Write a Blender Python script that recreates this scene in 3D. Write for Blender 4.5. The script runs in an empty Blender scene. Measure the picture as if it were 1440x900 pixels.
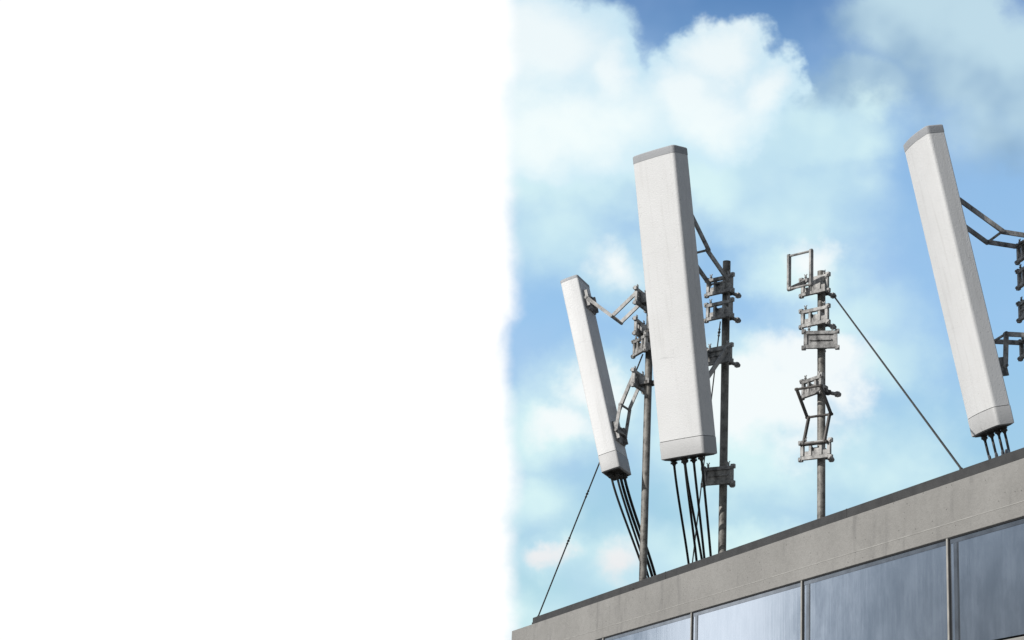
import bpy, bmesh, math, random
from mathutils import Vector, Matrix
random.seed(7)
SC = bpy.context.scene
COL = SC.collection
# ---------------------------------------------------------------- camera
CAMZ = 1.65
AX = Vector((0.32013569, 0.25664078, 0.91194772))   # world rows of the camera basis
AY = Vector((0.94618908, -0.13469884, -0.29424896))
AZ = Vector((0.04732202, 0.95707457, -0.28595261))
cam_d = bpy.data.cameras.new('camera'); cam = bpy.data.objects.new('camera', cam_d); COL.objects.link(cam)
cam.matrix_world = Matrix(((*AX, 0), (*AY, 0), (*AZ, CAMZ), (0, 0, 0, 1)))
cam_d.sensor_width = 36; cam_d.lens = 36 * 2689 / 1440; cam_d.clip_start = .05; cam_d.clip_end = 6000
SC.camera = cam
F = 2689.

def ray(px, py):
    c = Vector(((px - 720) / F, (450 - py) / F, -1))
    return Vector((AX.dot(c), AY.dot(c), AZ.dot(c)))
def P(px, py, t):                                    # photo point at depth t metres
    return ray(px, py) * t + Vector((0, 0, CAMZ))
def PY(px, py, y):                                   # photo point on the plane y = const (parallel to the facade)
    r = ray(px, py); return r * (y / r.y) + Vector((0, 0, CAMZ))

# ---------------------------------------------------------------- exposure, sun, world
SC.view_settings.view_transform = 'Standard'; SC.view_settings.look = 'None'
SC.view_settings.exposure = 0; SC.view_settings.gamma = 1
SUN = Vector((.13, -.85, .50)).normalized()
sd = bpy.data.lights.new('sun', 'SUN'); so = bpy.data.objects.new('sun', sd); COL.objects.link(so)
sd.energy = 3.6; sd.angle = math.radians(.6); sd.color = (1, .975, .94)
so.rotation_euler = SUN.to_track_quat('Z', 'Y').to_euler(); so.location = (0, 0, 30)

W = bpy.data.worlds.new('World'); SC.world = W; W.use_nodes = True
nt = W.node_tree; nt.nodes.clear()
class NB:
    def __init__(s, nt): s.nt = nt
    def n(s, t, **k):
        o = s.nt.nodes.new(t)
        for a, b in k.items(): setattr(o, a, b)
        return o
    def put(s, sock, v):
        if isinstance(v, bpy.types.NodeSocket): s.nt.links.new(v, sock)
        elif v is not None: sock.default_value = v
    def m(s, op, a, b=None, c=None, clamp=False):
        o = s.n('ShaderNodeMath', operation=op, use_clamp=clamp)
        s.put(o.inputs[0], a); s.put(o.inputs[1], b); s.put(o.inputs[2], c)
        return o.outputs[0]
    def vm(s, op, a, b=None, out=0):
        o = s.n('ShaderNodeVectorMath', operation=op)
        s.put(o.inputs[0], a)
        if op == 'SCALE': s.put(o.inputs['Scale'], b)
        elif b is not None: s.put(o.inputs[1], b)
        return o.outputs[out]
    def ss(s, x, a, b, lo=0., hi=1.):
        o = s.n('ShaderNodeMapRange', interpolation_type='SMOOTHSTEP')
        for i, v in zip((0, 1, 2, 3, 4), (x, a, b, lo, hi)): s.put(o.inputs[i], v)
        return o.outputs[0]
    def lin(s, x, a, b, lo=0., hi=1.):
        o = s.n('ShaderNodeMapRange')
        for i, v in zip((0, 1, 2, 3, 4), (x, a, b, lo, hi)): s.put(o.inputs[i], v)
        return o.outputs[0]
    def noise(s, vec, scale, detail=5, rough=.55, dist=0., out=0, dim='3D'):
        o = s.n('ShaderNodeTexNoise', noise_dimensions=dim)
        s.put(o.inputs['Vector'], vec); s.put(o.inputs['Scale'], scale); s.put(o.inputs['Detail'], detail)
        s.put(o.inputs['Roughness'], rough); s.put(o.inputs['Distortion'], dist)
        return o.outputs[out]
    def mix(s, f, a, b, mode='MIX'):
        o = s.n('ShaderNodeMix', data_type='RGBA', blend_type=mode)
        s.put(o.inputs[0], f); s.put(o.inputs[6], a); s.put(o.inputs[7], b)
        return o.outputs[2]
    def ramp(s, x, stops):
        o = s.n('ShaderNodeValToRGB'); s.put(o.inputs[0], x)
        e = o.color_ramp.elements
        while len(e) < len(stops): e.new(.5)
        for i, (p, c) in enumerate(stops): e[i].position = p; e[i].color = c if len(c) == 4 else (*c, 1)
        return o.outputs[0]
def s2l(*c): return tuple(((v / 255) / 12.92 if v <= 10 else (((v / 255) + .055) / 1.055) ** 2.4) for v in c) + (1,)

b = NB(nt)
d = b.vm('NORMALIZE', b.n('ShaderNodeTexCoord').outputs['Generated'])
# fixed world frame of the sky's cloud map
cR = Vector((AX[0], AY[0], AZ[0])); cU = Vector((AX[1], AY[1], AZ[1])); cF = -Vector((AX[2], AY[2], AZ[2]))
dr = b.vm('DOT_PRODUCT', d, cR, 1); du = b.vm('DOT_PRODUCT', d, cU, 1); df = b.vm('DOT_PRODUCT', d, cF, 1)
dfs = b.m('MAXIMUM', df, .08)
U = b.m('DIVIDE', dr, dfs); V = b.m('DIVIDE', du, dfs)          # tangent-plane coordinates of the sky
cx = b.n('ShaderNodeCombineXYZ'); b.put(cx.inputs[0], U); b.put(cx.inputs[1], V)
uv = cx.outputs[0]
w1 = b.vm('SUBTRACT', b.noise(uv, 16, 5, .55, out=1), (.5, .5, .5))
w2 = b.vm('SUBTRACT', b.noise(uv, 55, 4, .6, out=1), (.5, .5, .5))
uvw = b.vm('ADD', uv, b.vm('ADD', b.vm('SCALE', w1, .050), b.vm('SCALE', w2, .014)))
def UVc(px, py): return ((px - 720) / F, (450 - py) / F, 0)
def blobs(lst, sm=.3):
    acc = None
    for (px, py, rx, ry, h) in lst:
        q = b.vm('MULTIPLY', b.vm('SUBTRACT', uvw, UVc(px, py)), (F / rx, F / ry, 0))
        l = b.vm('LENGTH', q, None, 1)
        v = b.m('MULTIPLY_ADD', l, -h, h)                       # h * (1 - l)
        acc = v if acc is None else b.m('SMOOTH_MAX', acc, v, sm)
    return acc
fb = b.m('SUBTRACT', b.noise(uv, 22, 7, .6), .5)
fb2 = b.m('SUBTRACT', b.noise(uv, 9, 4, .55), .5)
fb3 = b.m('SUBTRACT', b.noise(b.vm('MULTIPLY', uv, (1, 1.5, 1)), 13, 5, .5), .5)
# crisp cumulus heads
WH = blobs([(745, 60, 170, 105, 1.), (860, 100, 62, 80, 1.), (1012, 66, 76, 66, 1.), (1085, 122, 56, 62, 1.), (955, 130, 80, 72, 1.),
            (800, 175, 190, 110, 1.), (1000, 165, 130, 80, 1.)])
# soft bodies and wisps under and between them
SF = blobs([(800, 220, 240, 130, 1.), (980, 230, 210, 110, 1.), (1140, 195, 160, 70, .9), (1215, 160, 70, 30, .6), (1100, 290, 180, 90, .7), (780, 330, 130, 90, .6),
            (870, 380, 110, 70, .75), (1130, 370, 120, 70, .85), (1200, 440, 120, 80, .7), (1265, 495, 80, 60, .75),
            (1050, 600, 200, 130, .9), (760, 610, 120, 70, .8), (850, 560, 90, 70, .7),
            (735, 700, 90, 50, .65), (768, 780, 90, 45, .7), (890, 800, 130, 70, .7), (1060, 765, 150, 55, .75), (960, 790, 150, 60, .6), (1230, 640, 160, 80, .5), (730, 850, 200, 60, .5)], .2)
# bright sunlit heads lower down
HD = blobs([(1065, 565, 125, 66, 1.), (1150, 500, 105, 50, .95), (1120, 590, 100, 70, .7), (1015, 590, 70, 50, .8), (1200, 540, 50, 60, .6), (790, 600, 62, 34, .55), (840, 550, 55, 42, .6), (1140, 350, 55, 34, .5), (860, 370, 50, 44, .4), (770, 776, 40, 22, .6), (870, 790, 46, 36, .45)], .25)
GR = blobs([(1250, 30, 80, 60, 1.), (1350, 30, 90, 70, 1.), (1300, 40, 160, 90, 1.), (1420, 90, 170, 110, 1.), (1210, 130, 130, 50, .8), (1400, 190, 170, 80, .5)])
wa = b.ss(b.m('ADD', WH, b.m('MULTIPLY', fb, .62)), -.01, .30)
sa = b.ss(b.m('ADD', SF, b.m('MULTIPLY', b.m('ADD', fb3, b.m('MULTIPLY', fb, .5)), .75)), -.20, .62)
ha = b.ss(b.m('ADD', HD, b.m('MULTIPLY', fb, .80)), -.05, .45)
ga = b.ss(b.m('ADD', GR, b.m('MULTIPLY', fb, .45)), .0, .50)
# the sky itself
sky = b.n('ShaderNodeTexSky', sky_type='NISHITA'); sky.sun_disc = False
sky.sun_elevation = math.asin(SUN.z); sky.sun_rotation = math.atan2(SUN.x, SUN.y)
sky.air_density = 1.0; sky.dust_density = .6; sky.ozone_density = 1.2
skyc = b.vm('SCALE', sky.outputs[0], .065)
el = b.vm('DOT_PRODUCT', d, (0, 0, 1), 1)
grey = b.vm('DOT_PRODUCT', skyc, (.3, .5, .2), 1)
gv = b.n('ShaderNodeCombineXYZ'); [b.put(gv.inputs[q], grey) for q in range(3)]
skyc = b.mix(.55, skyc, gv.outputs[0])
veil = b.ramp(b.lin(el, .08, .48), [(0, s2l(180, 224, 228)), (.28, s2l(168, 214, 234)), (.52, s2l(156, 202, 242)), (.74, s2l(146, 190, 234)), (.93, s2l(86, 132, 188))])
cl0 = b.mix(.93, skyc, veil)
cl0 = b.mix(b.ss(fb2, -.15, .2, .0, .35), cl0, s2l(180, 205, 242))
gc = b.mix(b.ss(b.noise(uv, 9, 4, .5), .38, .62), s2l(140, 174, 204), s2l(198, 226, 236))
cl1 = b.mix(b.m('MULTIPLY', ga, .85), cl0, gc)
tone = b.m('ADD', b.noise(uv, 11, 4, .5), 0)
cl2 = b.mix(b.m('MULTIPLY', sa, .86), cl1, b.mix(b.ss(tone, .38, .62), s2l(198, 230, 242), s2l(224, 250, 249)))
core = b.ss(b.m('ADD', WH, b.m('MULTIPLY', fb3, 1.3)), .05, .85)
cl2 = b.mix(b.m('MULTIPLY', wa, .90), cl2, b.mix(core, s2l(208, 236, 248), s2l(246, 255, 255)))
cl2 = b.mix(b.m('MULTIPLY', ha, .94), cl2, b.mix(b.ss(el, .12, .22), s2l(232, 228, 230), s2l(246, 252, 253)))
# made-up white cloud bank filling the blank left half of the view
edge = b.m('ADD', U, b.vm('DOT_PRODUCT', b.vm('ADD', b.vm('SCALE', w2, .006), b.vm('SCALE', w1, .030)), (1, 0, 0), 1))
out = b.m('MAXIMUM', b.m('SUBTRACT', b.m('ABSOLUTE', V), .175), 0.)           # the bank rounds off above and below
big = b.m('SUBTRACT', b.noise(uv, 5.5, 7, .62), .5)
edge = b.m('ADD', edge, b.m('MULTIPLY', out, b.m('MULTIPLY_ADD', big, 5., 1.2)))
bk = b.vm('LENGTH', b.vm('MULTIPLY', b.vm('ADD', uv, (.10, 0, 0)), (1 / .36, 1 / .33, 0)), None, 1)
bk = b.m('ADD', bk, b.m('MULTIPLY', big, .75))
ba = b.m('MULTIPLY', b.ss(edge, -.0080, .0065, 1., 0.), b.ss(bk, 1.12, .98))
bcol = b.mix(b.ss(bk, .86, 1.1), (1.06, 1.06, 1.06, 1), b.mix(b.ss(b.noise(uv, 18, 6, .6), .4, .6), (.50, .56, .64, 1), (.85, .90, .95, 1)))
# rest of the sky (seen in the glass)
gen = b.ss(b.noise(d, 3.1, 6, .55), .50, .64)
fn = b.m('MULTIPLY', b.m('SUBTRACT', b.noise(uv, 5, 6, .6), .5), .30)
far1 = b.m('MAXIMUM', b.ss(b.m('ADD', b.m('ABSOLUTE', U), fn), .36, .60), b.ss(b.m('ADD', V, fn), .24, .42))
farm = b.m('MAXIMUM', far1, b.ss(df, .25, .1))
cl3 = b.mix(b.m('MULTIPLY', farm, .96), cl2, skyc)
cl3 = b.mix(b.m('MULTIPLY', b.m('MULTIPLY', gen, farm), .35), cl3, s2l(225, 235, 245))
# bright and dark sky patches added out of view to shape the pane reflections
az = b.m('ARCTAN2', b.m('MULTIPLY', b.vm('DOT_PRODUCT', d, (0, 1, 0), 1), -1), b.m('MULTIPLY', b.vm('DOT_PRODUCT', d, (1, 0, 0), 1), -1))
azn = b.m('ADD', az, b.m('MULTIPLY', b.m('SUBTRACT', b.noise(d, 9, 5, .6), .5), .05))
pane_dark = b.m('MULTIPLY', b.m('MULTIPLY', b.ss(azn, .30, .34), b.ss(azn, .70, .9, 1., 0.)), b.ss(el, .25, .4, 1., 0.))
cl3 = b.mix(b.m('MULTIPLY', pane_dark, .9), cl3, b.mix(b.ss(azn, .45, .62), (.36, .43, .53, 1), (.19, .24, .31, 1)))
lowd = b.m('MULTIPLY', pane_dark, b.m('MULTIPLY', b.ss(el, .19, .13), b.ss(azn, .48, .56)))
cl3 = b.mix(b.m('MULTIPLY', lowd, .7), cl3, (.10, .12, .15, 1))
pane_bright = b.m('MULTIPLY', b.m('MULTIPLY', b.ss(azn, .392, .406), b.ss(azn, .450, .474, 1., 0.)), b.ss(el, .2, .4, 1., 0.))
cl3 = b.mix(b.m('MULTIPLY', pane_bright, .95), cl3, (1.45, 1.5, 1.58, 1))
cl3 = b.mix(ba, cl3, bcol)
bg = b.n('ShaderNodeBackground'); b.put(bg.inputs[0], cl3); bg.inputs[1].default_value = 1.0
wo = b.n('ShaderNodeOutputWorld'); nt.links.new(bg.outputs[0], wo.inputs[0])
W.cycles.sampling_method = 'MANUAL'; W.cycles.sample_map_resolution = 1024

# ---------------------------------------------------------------- materials
def mat(name):
    m = bpy.data.materials.new(name); m.use_nodes = True
    k = NB(m.node_tree); p = m.node_tree.nodes['Principled BSDF']
    return m, k, p
def bump(k, p, h, strength, dist):
    o = k.n('ShaderNodeBump'); k.put(o.inputs['Height'], h); o.inputs['Strength'].default_value = strength; o.inputs['Distance'].default_value = dist
    k.put(p.inputs['Normal'], o.outputs[0])
def obco(k): return k.n('ShaderNodeTexCoord').outputs['Object']
def vor(k, v, sc, rnd=1.):
    o = k.n('ShaderNodeTexVoronoi'); k.put(o.inputs['Vector'], v); o.inputs['Scale'].default_value = sc; o.inputs['Randomness'].default_value = rnd
    return o
def radome_mat(name, c, dark):
    m, k, p = mat(name); v = obco(k)
    vo = vor(k, v, 38)
    pick = k.m('GREATER_THAN', k.n('ShaderNodeSeparateColor').outputs[0], .5)
    sp = k.n('ShaderNodeSeparateColor'); k.put(sp.inputs[0], vo.outputs['Color'])
    pick = k.m('GREATER_THAN', sp.outputs[0], .82)
    spot = k.m('MULTIPLY', k.ss(vo.outputs['Distance'], .05, .17, 1., 0.), pick)
    big = k.noise(v, 2.2, 5, .6)
    streak = k.vm('MULTIPLY', v, (14, 14, .9)); st = k.noise(streak, 1.6, 4, .6)
    base = k.mix(k.ss(big, .35, .7, 0, .25), c, dark)
    base = k.mix(k.ss(st, .50, .78, 0, .45), base, dark)
    # a few fine scratches
    sv = k.n('ShaderNodeMapping'); k.put(sv.inputs[0], v); sv.inputs['Rotation'].default_value = (0, .7, .3); sv.inputs['Scale'].default_value = (1.2, 7, 7)
    s1 = vor(k, sv.outputs[0], 2.2); s1.feature = 'DISTANCE_TO_EDGE'
    scr = k.m('MULTIPLY', k.ss(s1.outputs['Distance'], .002, .010, 1., 0.), k.ss(k.noise(v, 3, 2), .56, .64))
    base = k.mix(k.m('MULTIPLY', scr, .30), base, (.25, .25, .25, 1))
    base = k.mix(k.m('MULTIPLY', spot, .40), base, (.20, .19, .18, 1))
    k.put(p.inputs['Base Color'], base); p.inputs['Roughness'].default_value = .48
    p.inputs['Specular IOR Level'].default_value = .35
    bump(k, p, k.m('ADD', k.noise(v, 85, 3, .55), k.m('MULTIPLY', spot, -.3)), .45, .004)
    return m
M_RAD = radome_mat('white_weathered_plastic', (.79, .79, .785, 1), (.60, .595, .58, 1))
M_CAPW = radome_mat('grey_white_plastic', (.54, .54, .535, 1), (.42, .415, .41, 1))
M_CAPG = radome_mat('grey_plastic', (.43, .44, .455, 1), (.33, .34, .35, 1))
def galv(name, lo, hi, sc=18):
    m, k, p = mat(name); v = obco(k)
    n1 = k.noise(v, sc, 6, .65); n2 = k.noise(k.vm('MULTIPLY', v, (1, 1, .35)), sc * .45, 4, .6)
    x = k.m('MULTIPLY', k.m('ADD', n1, n2), .5)
    c = k.ramp(x, [(.39, lo), (.50, tuple(.5 * (a + c_) for a, c_ in zip(lo, hi))), (.63, hi)])
    rust = k.m('MULTIPLY', k.ss(k.noise(v, sc * .8, 5, .7), .60, .72), .45)
    c = k.mix(rust, c, (.085, .065, .05, 1))
    k.put(p.inputs['Base Color'], c); p.inputs['Metallic'].default_value = .2
    k.put(p.inputs['Roughness'], k.lin(n1, .3, .7, .42, .72))
    bump(k, p, k.m('ADD', n1, k.noise(v, 130, 2)), .5, .002)
    return m
M_GALV = galv('weathered_galvanised_steel', (.060, .055, .049, 1), (.40, .385, .35, 1))
M_BRK = galv('cast_galvanised_bracket', (.12, .118, .115, 1), (.56, .55, .53, 1), 26)
M_DARK = galv('dark_oxidised_steel', (.035, .032, .03, 1), (.12, .11, .10, 1), 22)
def simple(name, c, r, metal=0., bs=0.):
    m, k, p = mat(name); v = obco(k)
    k.put(p.inputs['Base Color'], k.mix(k.ss(k.noise(v, 9, 4), .3, .7), c, tuple(x * .7 for x in c[:3]) + (1,)))
    p.inputs['Roughness'].default_value = r; p.inputs['Metallic'].default_value = metal
    if bs: bump(k, p, k.noise(v, 90, 3), bs, .002)
    return m
M_CABLE = simple('black_cable_jacket', (.014, .014, .014, 1), .42)
M_WIRE = simple('steel_wire', (.07, .07, .065, 1), .5, .4)
M_COPE = simple('dark_grey_coping_metal', (.062, .061, .06, 1), .6, 0, .3)
M_MULL = simple('pale_aluminium_mullion', (.50, .48, .44, 1), .5, .1)
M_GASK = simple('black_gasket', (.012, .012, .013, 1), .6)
M_ROOF = simple('roof_felt', (.12, .12, .12, 1), .9, 0, .5)
def concrete():
    m, k, p = mat('fair_faced_concrete')
    v = k.n('ShaderNodeNewGeometry').outputs['Position']
    big = k.noise(v, 1.3, 6, .6); fine = k.noise(v, 26, 6, .65)
    ver = k.noise(k.vm('MULTIPLY', v, (8, 8, 1.9)), 1., 5, .6)
    c = k.mix(k.ss(big, .3, .7), (.27, .262, .246, 1), (.335, .326, .308, 1))
    blot = k.m('MULTIPLY', k.ss(ver, .53, .70), k.ss(k.noise(v, 3.2, 3), .38, .6))
    c = k.mix(k.m('MULTIPLY', blot, .6), c, (.19, .185, .178, 1))
    c = k.mix(k.ss(fine, .42, .70, 0, .24), c, (.20, .195, .182, 1))
    vo = vor(k, v, 34); sp = k.n('ShaderNodeSeparateColor'); k.put(sp.inputs[0], vo.outputs['Color'])
    pit = k.m('MULTIPLY', k.ss(vo.outputs['Distance'], .08, .20, 1., 0.), k.m('GREATER_THAN', sp.outputs[0], .80))
    c = k.mix(k.m('MULTIPLY', pit, .5), c, (.10, .10, .095, 1))
    k.put(p.inputs['Base Color'], c); p.inputs['Roughness'].default_value = .85
    h = k.m('ADD', k.m('ADD', k.noise(v, 60, 5, .65), k.m('MULTIPLY', pit, -1.4)), k.m('MULTIPLY', fine, .6))
    bump(k, p, h, .45, .008)
    return m
M_CONC = concrete()
def glass():
    m, k, p = mat('coated_blue_glass')
    v = k.n('ShaderNodeNewGeometry').outputs['Position']
    st = k.noise(k.vm('MULTIPLY', v, (14, 14, .8)), 2.2, 6, .65)
    st2 = k.noise(k.vm('MULTIPLY', v, (30, 30, 1.2)), 1.2, 4, .6)
    fil = k.m('ADD', k.m('MULTIPLY', st, .65), k.m('MULTIPLY', st2, .35))
    bl = k.noise(k.vm('MULTIPLY', v, (2.2, 2.2, 1.1)), 1., 4, .55)
    cl = k.noise(k.vm('MULTIPLY', v, (6, 6, 3.2)), 1., 7, .68)
    fil = k.m('ADD', k.m('ADD', k.m('MULTIPLY', fil, .24), k.m('MULTIPLY', bl, .28)), k.m('MULTIPLY', cl, .48))
    c = k.mix(k.ss(fil, .38, .64), (.43, .48, .535, 1), (.60, .65, .705, 1))
    k.put(p.inputs['Base Color'], c); p.inputs['Metallic'].default_value = .88
    k.put(p.inputs['Roughness'], k.lin(fil, .35, .65, .06, .13))
    bump(k, p, st2, .03, .003)
    return m
M_GLASS = glass()
def ground():
    m, k, p = mat('asphalt_ground'); v = k.n('ShaderNodeNewGeometry').outputs['Position']
    k.put(p.inputs['Base Color'], k.mix(k.ss(k.noise(v, .6, 8, .7), .3, .7), (.045, .045, .046, 1), (.075, .073, .07, 1)))
    p.inputs['Roughness'].default_value = .9; bump(k, p, k.noise(v, 60, 4), .5, .01)
    return m
M_GRD = ground()

# ---------------------------------------------------------------- helpers
def link(name, me, m, parent=None, loc=(0, 0, 0), rot=(0, 0, 0)):
    o = bpy.data.objects.new(name, me); COL.objects.link(o)
    if me is not None and m is not None and len(me.materials) == 0: me.materials.append(m)
    o.location = loc; o.rotation_euler = rot
    if parent: o.parent = parent
    return o
def empty(name, loc, rot=(0, 0, 0)):
    o = bpy.data.objects.new(name, None); COL.objects.link(o); o.location = loc; o.rotation_euler = rot
    o.empty_display_size = .1; return o
def tag(o, label=None, cat=None, group=None, kind=None):
    for a, v in (('label', label), ('category', cat), ('group', group), ('kind', kind)):
        if v: o[a] = v
    return o
def mesh(bm, name='m', smooth=True, bev=0., seg=1):
    if bev:
        bmesh.ops.bevel(bm, geom=list(bm.edges), offset=bev, segments=seg, affect='EDGES', profile=.6, clamp_overlap=True)
    bmesh.ops.recalc_face_normals(bm, faces=bm.faces)
    me = bpy.data.meshes.new(name); bm.to_mesh(me); bm.free()
    if smooth:
        for f in me.polygons: f.use_smooth = True
        me.set_sharp_from_angle(angle=math.radians(38))
    return me
def box(bm, x0, x1, y0, y1, z0, z1):
    r = bmesh.ops.create_cube(bm, size=1)
    for v in r['verts']:
        v.co = Vector(((x0 + x1) / 2 + v.co.x * (x1 - x0), (y0 + y1) / 2 + v.co.y * (y1 - y0), (z0 + z1) / 2 + v.co.z * (z1 - z0)))
    return r['verts']
def tube(bm, pts, r, n=12, caps=True):
    """round tube along points; r a number or a list"""
    pts = [Vector(p) for p in pts]; rings = []
    ov = (pts[-1] - pts[0]).normalized(); up = Vector((0, 0, 1)) if abs(ov.z) < .75 else Vector((1, 0, 0))
    for i, p in enumerate(pts):
        t = (pts[min(i + 1, len(pts) - 1)] - pts[max(i - 1, 0)]).normalized()
        a = t.cross(up).normalized(); c = t.cross(a)
        rr = r[i] if isinstance(r, (list, tuple)) else r
        rings.append([bm.verts.new(p + (a * math.cos(q) + c * math.sin(q)) * rr) for q in (2 * math.pi * j / n for j in range(n))])
    for r0, r1 in zip(rings, rings[1:]):
        for j in range(n): bm.faces.new((r0[j], r0[(j + 1) % n], r1[(j + 1) % n], r1[j]))
    if caps: bm.faces.new(rings[0]); bm.faces.new(rings[-1])
def flatbar(bm, p, q, w, th, side):
    """flat bar from p to q, rounded ends; side = axis of its thin direction"""
    p, q = Vector(p), Vector(q); t = (q - p).normalized(); s = Vector(side).normalized(); u = s.cross(t).normalized()
    out = []
    for k in range(7):
        a = math.pi / 2 + math.pi * k / 6; out.append(p + t * math.cos(a) * w / 2 + u * math.sin(a) * w / 2)
    for k in range(7):
        a = -math.pi / 2 + math.pi * k / 6; out.append(q + t * math.cos(a) * w / 2 + u * math.sin(a) * w / 2)
    A = [bm.verts.new(x + s * th / 2) for x in out]; B = [bm.verts.new(x - s * th / 2) for x in out]
    bm.faces.new(A); bm.faces.new(B[::-1])
    for i in range(len(out)): j = (i + 1) % len(out); bm.faces.new((A[i], A[j], B[j], B[i]))
def hexbolt(bm, c, axis, r, l):
    c = Vector(c); a = Vector(axis).normalized(); tube(bm, [c - a * l / 2, c + a * l / 2], r, 6)

# ---------------------------------------------------------------- setting
bm = bmesh.new(); N = 24
ext = 2500
for i in range(N + 1):
    for j in range(N + 1): bm.verts.new((-ext + 2 * ext * i / N, -ext + 2 * ext * j / N, 0))
bm.verts.ensure_lookup_table()
for i in range(N):
    for j in range(N):
        a = i * (N + 1) + j; bm.faces.new([bm.verts[q] for q in (a, a + N + 1, a + N + 2, a + 1)])
tag(link('ground', mesh(bm, 'ground', False), M_GRD), kind='structure')

# the building (facade plane y = 5.30, running towards -x)
YF = 5.2995
Z_TOP, Z_CB, Z_FB, Z_WB = CAMZ + 2.243, CAMZ + 2.184, CAMZ + 1.893, CAMZ + 1.308
XL, XR, XC, YB = -15.99, 7.0, -15.478, 12.5
ROOF_Z = Z_CB - .10
bld = empty('office_building', (XL, YF, 0)); L0 = Vector((XL, YF, 0))
tag(bld, 'low office building with a concrete fascia, dark coping and bluish glass panes', 'building')
def bpart(name, bm, m, **k):
    for v in bm.verts: v.co -= L0
    return link(name, mesh(bm, name, **k), m, bld)
bm = bmesh.new()
box(bm, XL, XR, YF, YF + .30, Z_FB, Z_CB)
# a formwork joint line three quarters of the way down: two slabs meeting at a small proud arris
bmesh.ops.bevel(bm, geom=list(bm.edges), offset=.003, segments=1, affect='EDGES')
bpart('fascia', bm, M_CONC)
bm = bmesh.new(); box(bm, XL + .01, XR - .01, YF - .0012, YF + .05, CAMZ + 1.966, CAMZ + 1.9705)
fl = bpart('fascia_joint', bm, simple('joint_arris', (.43, .42, .395, 1), .8), smooth=False)
bm = bmesh.new()
box(bm, XC, XR - .05, YF + .012, YF + .20, Z_CB + .002, Z_TOP)
bmesh.ops.bevel(bm, geom=list(bm.edges), offset=.003, segments=1, affect='EDGES')
box(bm, XC, -13.2, YF + .006, YF + .03, Z_CB + .002, Z_CB + .017)
for x in (-12.6, -9.9, -7.2, -4.5, -1.8):
    box(bm, x, x + .006, YF + .0105, YF + .19, Z_CB + .004, Z_TOP + .0006)
bpart('coping', bm, M_COPE, smooth=False)
bm = bmesh.new(); box(bm, XL + .02, XR - .02, YF + .30, YB, ROOF_Z - .15, ROOF_Z); bpart('roof', bm, M_ROOF, smooth=False)
bm = bmesh.new()
box(bm, XL + .004, XL + .30, YF + .302, YB, 0, Z_CB); box(bm, XR - .30, XR, YF + .302, YB, 0, Z_CB); box(bm, XL, XR, YB + .002, YB + .3, 0, Z_CB)
bpart('wall', bm, M_CONC, smooth=False)
bm = bmesh.new(); box(bm, XL, XR, YF + .002, YF + .30, 0, Z_WB)
bmesh.ops.bevel(bm, geom=list(bm.edges), offset=.006, segments=2, affect='EDGES')
bpart('lower_wall', bm, M_CONC)
mx = [-12.098 + 1.6685 * k for k in range(-2, 12)]
mx = [x for x in mx if x < XR]
mx[2] = -12.098; mx[3] = -10.446; mx[4] = -8.770
edges_ = [XL + .12] + mx + [XR - .12]
YG = YF + .008
M_BAND = simple('painted_reflection_band', (.33, .35, .37, 1), .14, .85); M_BAND2 = simple('dark_reflection_band', (.20, .21, .22, 1), .16, .85)  # tints of the painted reflection strips
for x0, x1 in zip(edges_, edges_[1:]):
    if x1 - x0 < .1: continue
    bm = bmesh.new(); box(bm, x0 + .006, x1 - .006, YG, YG + .02, Z_WB + .01, Z_FB - .008)
    w = bpart('window', bm, M_GLASS, smooth=False)
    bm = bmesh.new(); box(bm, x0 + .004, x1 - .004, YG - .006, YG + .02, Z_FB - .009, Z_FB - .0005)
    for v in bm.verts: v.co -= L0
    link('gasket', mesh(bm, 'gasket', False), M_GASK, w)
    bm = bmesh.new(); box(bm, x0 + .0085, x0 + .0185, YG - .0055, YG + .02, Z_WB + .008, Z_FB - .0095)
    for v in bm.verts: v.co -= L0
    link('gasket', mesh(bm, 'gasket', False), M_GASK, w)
    # mullion's reflection in the glass, painted as darker strips just past each mullion
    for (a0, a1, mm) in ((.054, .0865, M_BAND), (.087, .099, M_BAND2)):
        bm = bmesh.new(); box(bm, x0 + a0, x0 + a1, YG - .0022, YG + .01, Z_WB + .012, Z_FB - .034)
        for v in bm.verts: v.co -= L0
        link('frame', mesh(bm, 'frame', False), mm, w)  # strip standing in for the reflection, not a frame part
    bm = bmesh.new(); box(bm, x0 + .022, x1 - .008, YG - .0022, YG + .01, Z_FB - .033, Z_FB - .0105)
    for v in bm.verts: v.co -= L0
    link('frame', mesh(bm, 'frame', False), M_BAND, w)  # reflection below the fascia, put in as a tinted strip
for x in [XL + .12] + mx:
    bm = bmesh.new(); box(bm, x - .0075, x + .0080, YF - .001, YF + .04, Z_WB + .001, Z_FB - .002)
    bpart('mullion', bm, M_MULL, smooth=False)
bm = bmesh.new(); box(bm, XL + .05, XR - .05, YF + .10, YF + .14, Z_WB - .1, Z_FB + .02); bpart('backing', bm, M_GASK, smooth=False)
bm = bmesh.new(); box(bm, XL, XL + .115, YF + .002, YF + .30, Z_WB + .002, Z_FB - .002)
bpart('corner_pier', bm, M_CONC, smooth=False)
bm = bmesh.new(); box(bm, XR - .115, XR, YF + .002, YF + .30, Z_WB + .002, Z_FB - .002)
bpart('corner_pier', bm, M_CONC, smooth=False)

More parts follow.
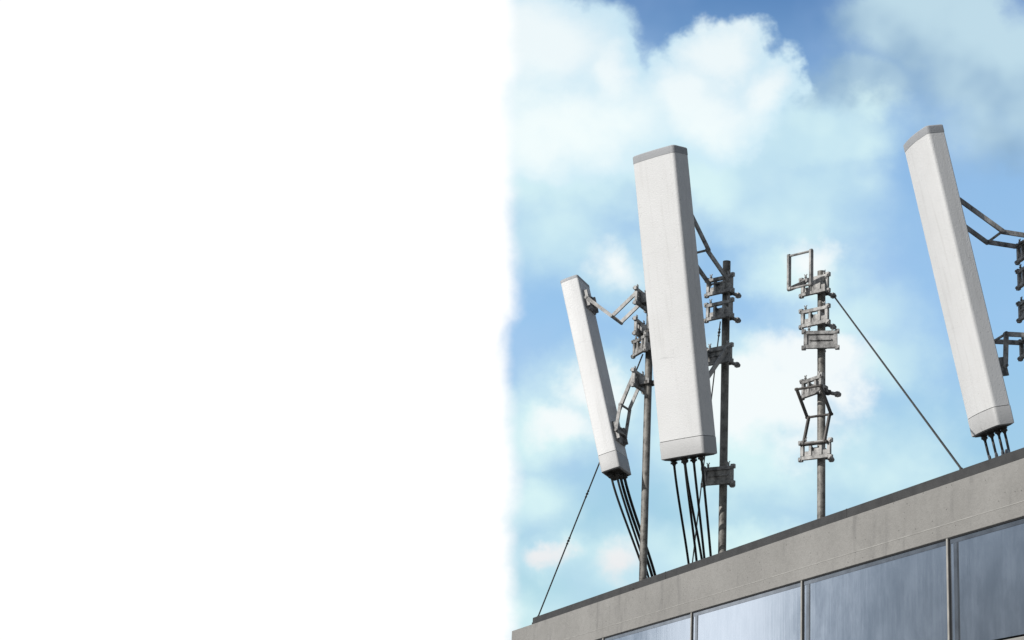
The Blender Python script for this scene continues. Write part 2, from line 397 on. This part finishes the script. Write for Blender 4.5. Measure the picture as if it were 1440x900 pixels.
# ---------------------------------------------------------------- antennas
def section(w, dd, r=.028, bulge=.016, grow=0., n=5):
    """plan outline, front at -y"""
    w2, d2 = w / 2 + grow, dd / 2 + grow; out = []
    cs = [((-w2 + r), (-d2 + r), math.pi), ((w2 - r), (-d2 + r), 1.5 * math.pi)]
    for i in range(n + 1):
        a = math.pi + i / n * math.pi / 2; out.append((-w2 + r + r * math.cos(a), -d2 + r + r * math.sin(a)))
    for i in range(1, 8):
        q = i / 8; x = -w2 + r + (2 * w2 - 2 * r) * q; out.append((x, -d2 - bulge * math.sin(math.pi * q) * .55))
    for i in range(n + 1):
        a = 1.5 * math.pi + i / n * math.pi / 2; out.append((w2 - r + r * math.cos(a), -d2 + r + r * math.sin(a)))
    rb = .006
    e = .003
    out += [(w2, -d2 + r + e), (w2, d2 - rb - e), (w2, d2 - rb), (w2 - rb * .3, d2 - rb * .3), (w2 - rb, d2), (w2 - rb - e, d2),
            (-w2 + rb + e, d2), (-w2 + rb, d2), (-w2 + rb * .3, d2 - rb * .3), (-w2, d2 - rb), (-w2, d2 - rb - e), (-w2, -d2 + r + e)]
    return out
def loft(levels):
    bm = bmesh.new(); rings = []
    for sec, z in levels: rings.append([bm.verts.new((x, y, z)) for x, y in sec])
    for a, c in zip(rings, rings[1:]):
        n = len(a)
        for i in range(n): bm.faces.new((a[i], a[(i + 1) % n], c[(i + 1) % n], c[i]))
    bm.faces.new(rings[0][::-1]); bm.faces.new(rings[-1])
    return bm
def antenna(px, py, t, k, rx, ry, rz, w, dd, h, label, glands, botcap, topcap, bulge=.016, r=.028, plates=()):
    # k scales the fitted size to the chosen depth
    w, dd, h = w * k, dd * k, h * k
    c = P(px, py, t)
    root = empty('panel_antenna', c)
    root.rotation_mode = 'QUATERNION'
    Rm = Matrix.Rotation(rz, 3, 'Z') @ Matrix.Rotation(rx, 3, 'X') @ Matrix.Rotation(ry, 3, 'Y')
    base = c + Rm @ Vector((0, 0, -h / 2)); root.location = base; root.rotation_quaternion = Rm.to_quaternion()
    tag(root, label, 'antenna', 'white panel antennas on the roof')
    S = lambda g=0.: section(w, dd, r, bulge, g)
    link('radome', mesh(loft([(S(-.0006), botcap + .0045), (S(-.0006), h - topcap + .004)]), 'radome'), M_RAD, root)
    bm = loft([(S(-.010), 0), (S(.0), .006), (S(.0012), botcap - .002), (S(.0002), botcap)])
    link('bottom_cap', mesh(bm, 'bottom_cap'), M_CAPW, root)
    link('seam', mesh(loft([(S(-.0035), botcap - .004), (S(-.0035), botcap + .008)]), 'seam'), M_CABLE, root)
    # dark connector plate under the cap
    bm = loft([(S(-.016), -.0035), (S(-.016), .002)])
    link('connector_plate', mesh(bm, 'connector_plate'), M_DARK, root)
    bm = loft([(S(.0008), h - topcap), (S(.0012), h - topcap + .003), (S(.0008), h - .008), (S(-.006), h)])
    link('top_cap', mesh(bm, 'top_cap'), M_CAPG, root)
    tips = []
    for (gx, gy) in glands:
        bm = bmesh.new(); x, y = gx * w, gy * dd
        tube(bm, [(x, y, -.002), (x, y, -.012)], .026, 12); tube(bm, [(x, y, -.012), (x, y, -.017)], .017, 12)
        tube(bm, [(x, y, -.017), (x, y, -.031)], .027, 6); tube(bm, [(x, y, -.031), (x, y, -.046)], [.018, .0105], 12)
        link('cable_gland', mesh(bm, 'cable_gland'), M_DARK, root)
        tips.append(base + Rm @ Vector((x, y, -.036)))
    for (side, z, hh, *ex) in plates:     # bracket plates bolted to the back (side = outline y or x)
        bm = bmesh.new()
        if side == 'x':
            box(bm, w / 2 - .001, w / 2 + .014, -dd * .34, dd * .40, z - hh / 2, z + hh / 2)
            box(bm, w / 2 + .014, w / 2 + .040, -dd * .34, -dd * .27, z - hh / 2 + .01, z + hh / 2 - .01)
            box(bm, w / 2 + .014, w / 2 + .040, dd * .33, dd * .40, z - hh / 2 + .01, z + hh / 2 - .01)
            for yy in (-.28, .34):
                for zz in (-.38, .38): hexbolt(bm, (w / 2 + .018, yy * dd * .75, z + zz * hh), (1, 0, 0), .009, .016)
            tube(bm, [(w / 2 + .030, -dd * .42, z), (w / 2 + .030, dd * .48, z)], .009, 10)
        else:
            ex_ = ex[0] if ex else 0.
            box(bm, -.11, .11, dd / 2 - .001, dd / 2 + .014, z - hh / 2, z + hh / 2)
            for xx in (-1, 1):
                box(bm, xx * .10 - .008, xx * .10 + .008, dd / 2 + .014, dd / 2 + .046 + ex_, z - hh / 2 + .01, z + hh / 2 - .01)
                for zz in (-.36, .36): hexbolt(bm, (xx * .07, dd / 2 + .018, z + zz * hh), (0, 1, 0), .009, .016)
            tube(bm, [(-.14, dd / 2 + .034 + ex_, z), (.14, dd / 2 + .034 + ex_, z)], .009, 10)
        link('hinge_plate', mesh(bm, 'hinge_plate'), M_BRK, root)
    return root, Rm, base, tips, (w, dd, h)

G5 = [(-.36, .05), (-.17, .22), (-.06, -.1), (.05, .18), (.30, -.05)]
A2 = antenna(947.36, 425.4, 14.8, 14.8 / 13.2, .1644, -.0216, .5076, .3722, .1594, 2.1528,
             'largest white panel antenna, leaning in front of the pole with four stacked clamps', G5, .135, .062,
             plates=(('y', .62, .16), ('y', 2.02, .16)))
A3 = antenna(1345.18, 393.76, 14.12, 14.12 / 12.6, .2254, -.0019, -.0984, .3753, .1256, 2.0484,
             'white panel antenna leaning left near the right edge, above the long guy wire', [(-.33, .0), (-.10, .05), (.12, .10), (.25, .24)], .135, .062, bulge=.03,
             plates=(('y', .44, .16, .06), ('y', 1.72, .16)))
A1 = antenna(836.72, 528.8, 16.3, 16.3 / 14.6, -.0637, -.2773, .8116, .1514, .2433, 1.6367,
             'smallest white panel antenna, leaning left with its dark back towards the clamps', [(-.20, -.18), (.05, -.10), (.12, .10), (.24, .24)], .15, .03,
             bulge=.006, r=.016, plates=(('x', .34, .17), ('x', 1.60, .17)))

# ---------------------------------------------------------------- masts and their clamps
def bracket_meshes():
    out = {}
    for kind in ('open', 'closed'):
        bm = bmesh.new()
        for s in (-1, 1):
            box(bm, -.128, .128, -.098, -.070, s * .056 - .014, s * .056 + .014)        # rails
            box(bm, s * .115 - .014, s * .115 + .014, -.0965, -.0715, -.0415, .0415)    # end posts
            for q in (-1, 1):                                                            # corner lugs
                box(bm, s * .128 - .017, s * .128 + .017, -.101, -.074, q * .065 - .017, q * .065 + .017)
                hexbolt(bm, (s * .130, -.104, q * .066), (0, 1, 0), .0085, .010)
        for x in ((-.045, .045) if kind == 'open' else ()):
            box(bm, x - .012, x + .012, -.094, -.074, -.0415, .0415)
        if kind == 'open':
            box(bm, -.105, .105, -.084, -.079, -.041, -.002)
        else:
            box(bm, -.1055, .1055, -.086, -.078, -.0415, .0415); box(bm, -.085, .085, -.0975, -.086, -.007, .007)
        # neck running back to the pole
        for s in (-1, 1):
            vs = box(bm, s * .046 - .006, s * .046 + .006, -.0705, .028, -.046, .040)
            for v in vs:
                if v.co.y > 0: v.co.z *= .5; v.co.z -= .012
        box(bm, -.040, .040, -.0705, -.036, -.030, .026)
        for s in (-1, 1):                                                                # hooked tabs on the top rail
            box(bm, s * .088 - .006, s * .088 + .006, -.092, -.080, .0705, .094); [tube(bm, [(s * .088, -.086, .090), (s * .088 + g * .013, -.086, .108)], .005, 6) for g in (-1, 1)]; hexbolt(bm, (s * .088, -.086, .086), (0, 0, 1), .0105, .008)
        out[kind] = mesh(bm, 'clamp_bracket_' + kind, bev=.0022)
    bm = bmesh.new()                                                                     # jaw round the pole
    n = 20; rings = []
    for (r, z) in ((.0345, -.040), (.0345, -.008), (.054, -.008), (.054, -.040)):
        rings.append([bm.verts.new((r * math.cos(2 * math.pi * j / n), r * math.sin(2 * math.pi * j / n), z)) for j in range(n)])
    for a, c in zip(rings, rings[1:] + rings[:1]):
        for j in range(n): bm.faces.new((a[j], a[(j + 1) % n], c[(j + 1) % n], c[j]))
    box(bm, -.020, .020, .052, .078, -.042, -.006)
    jaw = mesh(bm, 'jaw')
    bm = bmesh.new()
    tube(bm, [(0, .070, -.024), (0, .140, -.024)], .0145, 10); hexbolt(bm, (0, .150, -.024), (0, 1, 0), .024, .026); tube(bm, [(0, .163, -.024), (0, .176, -.024)], .017, 10)
    bolt = mesh(bm, 'clamp_bolt')
    return out, jaw, bolt
BM_, JAW, BOLT = bracket_meshes()
R_POLE = .0315
def mast(px, py_top, py_base, t, label, bx=None):
    top = P(px[0], py_top, t); 
    base = Vector((top.x, top.y, ROOF_Z))
    root = empty('antenna_mast', base); h = top.z - ROOF_Z
    tag(root, label, 'mast', 'steel masts on the roof')
    bm = bmesh.new(); tube(bm, [(0, 0, 0), (0, 0, .4), (0, 0, h * .5), (0, 0, h - .004)], R_POLE, 20, caps=False)
    n = 20; ri = [bm.verts.new((.026 * math.cos(2 * math.pi * j / n), .026 * math.sin(2 * math.pi * j / n), h - .004)) for j in range(n)]
    bm.verts.ensure_lookup_table(); to = list(bm.verts)[3 * n:4 * n]
    # the top ring of the tube is built from another frame, so cap it with a plain disc
    bmesh.ops.delete(bm, geom=ri, context='VERTS')
    bm.verts.ensure_lookup_table(); bm.faces.new(list(bm.verts)[3 * n:4 * n])
    link('pole', mesh(bm, 'pole'), M_GALV, root)
    bm = bmesh.new(); tube(bm, [(0, 0, 0), (0, 0, .012)], .11, 20)
    for a in range(4): hexbolt(bm, (.085 * math.cos(a * math.pi / 2 + .6), .085 * math.sin(a * math.pi / 2 + .6), .018), (0, 0, 1), .012, .014)
    link('base_plate', mesh(bm, 'base_plate'), M_GALV, root)
    return root
def zat(root, py):
    """height above the mast's base at which the mast's axis shows at photo row py"""
    x, y = root.location.x, root.location.y
    lo, hi = 0., 5.
    for _ in range(40):
        m_ = (lo + hi) / 2; q = Vector((x, y, root.location.z + m_ - CAMZ))
        v = Vector((sum(a[i] * q[k] for k, a in enumerate((AX, AY, AZ))) for i in range(3)))
        yy = 450 - F * v.y / -v.z
        if yy > py: lo = m_
        else: hi = m_
    return lo
def bracket(root, py, yaw, kind='open', m=None):
    z = zat(root, py)
    o = link('clamp_bracket', BM_[kind], M_BRK, root, (0, 0, z), (0, 0, math.radians(yaw)))
    link('jaw', JAW, M_DARK, o); link('clamp_bolt', BOLT, M_BRK, o)
    return o, z
def arm(root, z, yaw, prof, half=.10, y0=-.105, bars=(), w=.034, th=.017, m=None, to=None):
    """folding arm: prof = [(outward, up), ...] from the clamp; two chains 2*half apart"""
    m = m or M_BRK
    o = link('folding_arm', None, None, root, (0, 0, z), (0, 0, math.radians(yaw)))
    pts = [(y0 - a, c) for a, c in prof]; lat = [0.] * len(pts)
    if to:                                            # last hinge: the rod of a plate on the antenna's back
        A, side, zl, *ex = to; ex = ex[0] if ex else 0.; dims = A[4]
        T = A[2] + A[1] @ (Vector((dims[0] / 2 + .030, 0, zl)) if side == 'x' else Vector((0, dims[1] / 2 + .034 + ex, zl)))
        rel = T - root.location - Vector((0, 0, z)); q = math.radians(yaw)
        pts.append((rel.dot(Vector((-math.sin(q), math.cos(q), 0))), rel.z)); lat.append(rel.dot(Vector((math.cos(q), math.sin(q), 0))))
    bm = bmesh.new(); tube(bm, [(-half - .014, pts[0][0], pts[0][1]), (half + .014, pts[0][0], pts[0][1])], .008, 10)
    for s in (-1, 1): hexbolt(bm, (s * (half + .014), *pts[0]), (1, 0, 0), .013, .008)
    me = mesh(bm, 'folding_arm'); me.materials.append(m)
    bpy.data.objects.remove(o); o = link('folding_arm', me, None, root, (0, 0, z), (0, 0, math.radians(yaw)))
    for s in (-1, 1):
        for i, ((ya, za), (yb, zb)) in enumerate(zip(pts, pts[1:])):
            off = s * (half + (.0065 if i % 2 else -.0065))
            bm = bmesh.new(); flatbar(bm, (off + lat[i], ya, za), (off + lat[i + 1], yb, zb), w, th, (1, 0, 0))
            link('link_bar', mesh(bm, 'link_bar'), m, o)
    for i in range(1, len(pts)):
        bm = bmesh.new(); tube(bm, [(lat[i] - half - .016, *pts[i]), (lat[i] + half + .016, *pts[i])], .010, 8)
        for s in (-1, 1): hexbolt(bm, (lat[i] + s * (half + .016), *pts[i]), (1, 0, 0), .0115, .008)
        link('cross_rod', mesh(bm, 'cross_rod'), m, o)
    return o

# mast behind the smallest antenna
m1 = mast((915.5, 0), 398, 812, 16.38, 'steel pole between the smallest and the largest antenna, its top hidden behind the largest')
m2 = mast((1022, 0), 367, 775, 15.35, 'steel pole just right of the largest antenna, carrying it on stacked clamps')
m3 = mast((1155.2, 0), 381, 727, 15.0, 'free-standing steel pole without a panel antenna, holding an empty square frame at its top')
m4 = mast((1455, 0), 300, 640, 14.4, 'steel pole at the right edge of the picture, mostly outside the frame')

_, z = bracket(m1, 420, -44); arm(m1, z, -44, [(-.01, .03), (.205, -.16)], half=.105, w=.030, to=(A1, 'x', 1.60))
bracket(m1, 463, -42); bracket(m1, 488, 2, 'open')
_, z = bracket(m1, 535, -44); arm(m1, z, -44, [(-.01, .04), (.10, -.22)], half=.10, w=.027, th=.014, to=(A1, 'x', .34))

_, z = bracket(m2, 405, 27); arm(m2, z, 27, [(-.01, .02), (.26, .20)], half=.10, to=(A2, 'y', 2.02))
bracket(m2, 440, 27)
_, z = bracket(m2, 503, 27, 'closed'); arm(m2, z, 27, [(-.01, .04), (.25, -.28)], half=.10, to=(A2, 'y', .62))
bracket(m2, 672, 38, 'closed')

_, z = bracket(m3, 405, 26); arm(m3, z, 26, [(-.01, .04), (.17, -.06), (.17, .21)], half=.10)
bracket(m3, 449, 26); bracket(m3, 482, 58, 'closed')
_, z = bracket(m3, 546, 8)
_, z = bracket(m3, 636, 33); arm(m3, z, 30, [(.0, .05), (-.075, .28), (.075, .47)], half=.10, m=M_DARK, w=.026, th=.014)

_, z = bracket(m4, 352, -8); arm(m4, z, -8, [(.0, .06), (.22, .07)], half=.13, to=(A3, 'y', 1.72))
bracket(m4, 388, -8); bracket(m4, 434, -8, 'closed')
_, z = bracket(m4, 488, -8); arm(m4, z, -8, [(.0, .05), (.205, .04)], half=.11, to=(A3, 'y', .44, .06))

# ---------------------------------------------------------------- cables
def cable(p0, d0, p1, r, label, n=26, sag=.25, tail=.35):
    p0, p1 = Vector(p0), Vector(p1); d0 = Vector(d0).normalized()
    c1 = p0 + d0 * (p1 - p0).length * sag
    dn = (p1 - p0).normalized(); c2 = p1 - (dn * .9 + Vector((0, 0, -.1))) * (p1 - p0).length * .3
    pts = []
    for i in range(n + 1):
        q = i / n; pts.append(p0 * (1 - q) ** 3 + c1 * 3 * q * (1 - q) ** 2 + c2 * 3 * q * q * (1 - q) + p1 * q ** 3)
    e = pts[-1]; dn = (pts[-1] - pts[-2]).normalized(); s = (e.z - ROOF_Z - r) / max(.2, -dn.z)
    pts.append(e + dn * s)
    o0 = pts[-1].copy()
    bm = bmesh.new(); tube(bm, [p - o0 for p in pts], r, 10)
    o = link('antenna_cable', mesh(bm, 'antenna_cable'), M_CABLE, None, o0)
    tag(o, label, 'cable', 'black cables hanging from the antennas')
ORD5 = ['leftmost', 'second from left', 'third from left', 'fourth from left', 'rightmost']
for (tp, e, o_) in zip(A2[3], [(968.3, 792), (979.5, 788), (986.8, 786), (990.5, 785), (999.4, 781)], ORD5):
    cable(tp, A2[1] @ Vector((0, 0, -1)), PY(*e, 6.0), .0098, 'black cable under the largest antenna, %s of its five' % o_)
for (tp, e, rr, o_) in zip(A1[3], [(908.5, 813, 5.95), (912, 812, 6.0), (917, 810, 6.25), (921, 808, 6.3)], (.0098, .0098, .0125, .0125), ('leftmost', 'second from left', 'third from left', 'rightmost')):
    cable(tp, A1[1] @ Vector((0, 0, -1)), PY(*e), rr, 'black cable under the smallest antenna, %s of its four' % o_)
for (tp, e, o_) in zip(A3[3], [(1391.7, 645), (1401, 641), (1410, 638.5), (1415, 637)], ('leftmost', 'second from left', 'third from left', 'rightmost')):
    cable(tp, A3[1] @ Vector((0, 0, -1)), PY(*e, 6.9), .0098, 'short black cable under the right-hand antenna, %s of its four' % o_)

# ---------------------------------------------------------------- guy wires
def guy(p0, p1, r, turn, label):
    p0, p1 = Vector(p0), Vector(p1); dn = (p0 - p1).normalized()
    root = empty('guy_wire', p1); tag(root, label, 'wire', 'guy wires bracing the masts')
    bm = bmesh.new(); tube(bm, [(0, 0, 0), p0 - p1], r, 8); link('cable', mesh(bm, 'cable'), M_WIRE, root)
    L = (p0 - p1).length
    for q in turn:
        c = dn * L * q; bm = bmesh.new()
        tube(bm, [c - dn * .035, c - dn * .026, c - dn * .018, c + dn * .018, c + dn * .026, c + dn * .035], [r, .011, .0065, .0065, .011, r], 10)
        box(bm, *(c.x - .010, c.x + .010), *(c.y - .008, c.y + .008), *(c.z - .007, c.z + .007))
        link('turnbuckle', mesh(bm, 'turnbuckle'), M_WIRE, root)
    bm = bmesh.new(); tube(bm, [(0, 0, -.05), (0, 0, .004)], .010, 8); link('anchor', mesh(bm, 'anchor'), M_WIRE, root)
def tail_of(root, py, yaw, d_=.16):
    z = zat(root, py); a = math.radians(yaw); return root.location + Vector((-math.sin(a) * d_, math.cos(a) * d_, z - .024))
guy(P(904, 498, 16.25), PY(757, 866.5, YF + .10), .0065, (.47, .29), 'thin guy wire running down left from behind the smallest antenna to the coping end')
guy(P(1013, 452, 15.4), PY(973.5, 793, 6.2), .0055, (.955,), 'thin guy wire dropping behind the largest antenna beside its cables')
guy(tail_of(m3, 405, 26), PY(1351.5, 659, YF + .12), .0065, (), 'long guy wire slanting down right from the free-standing pole to the coping')
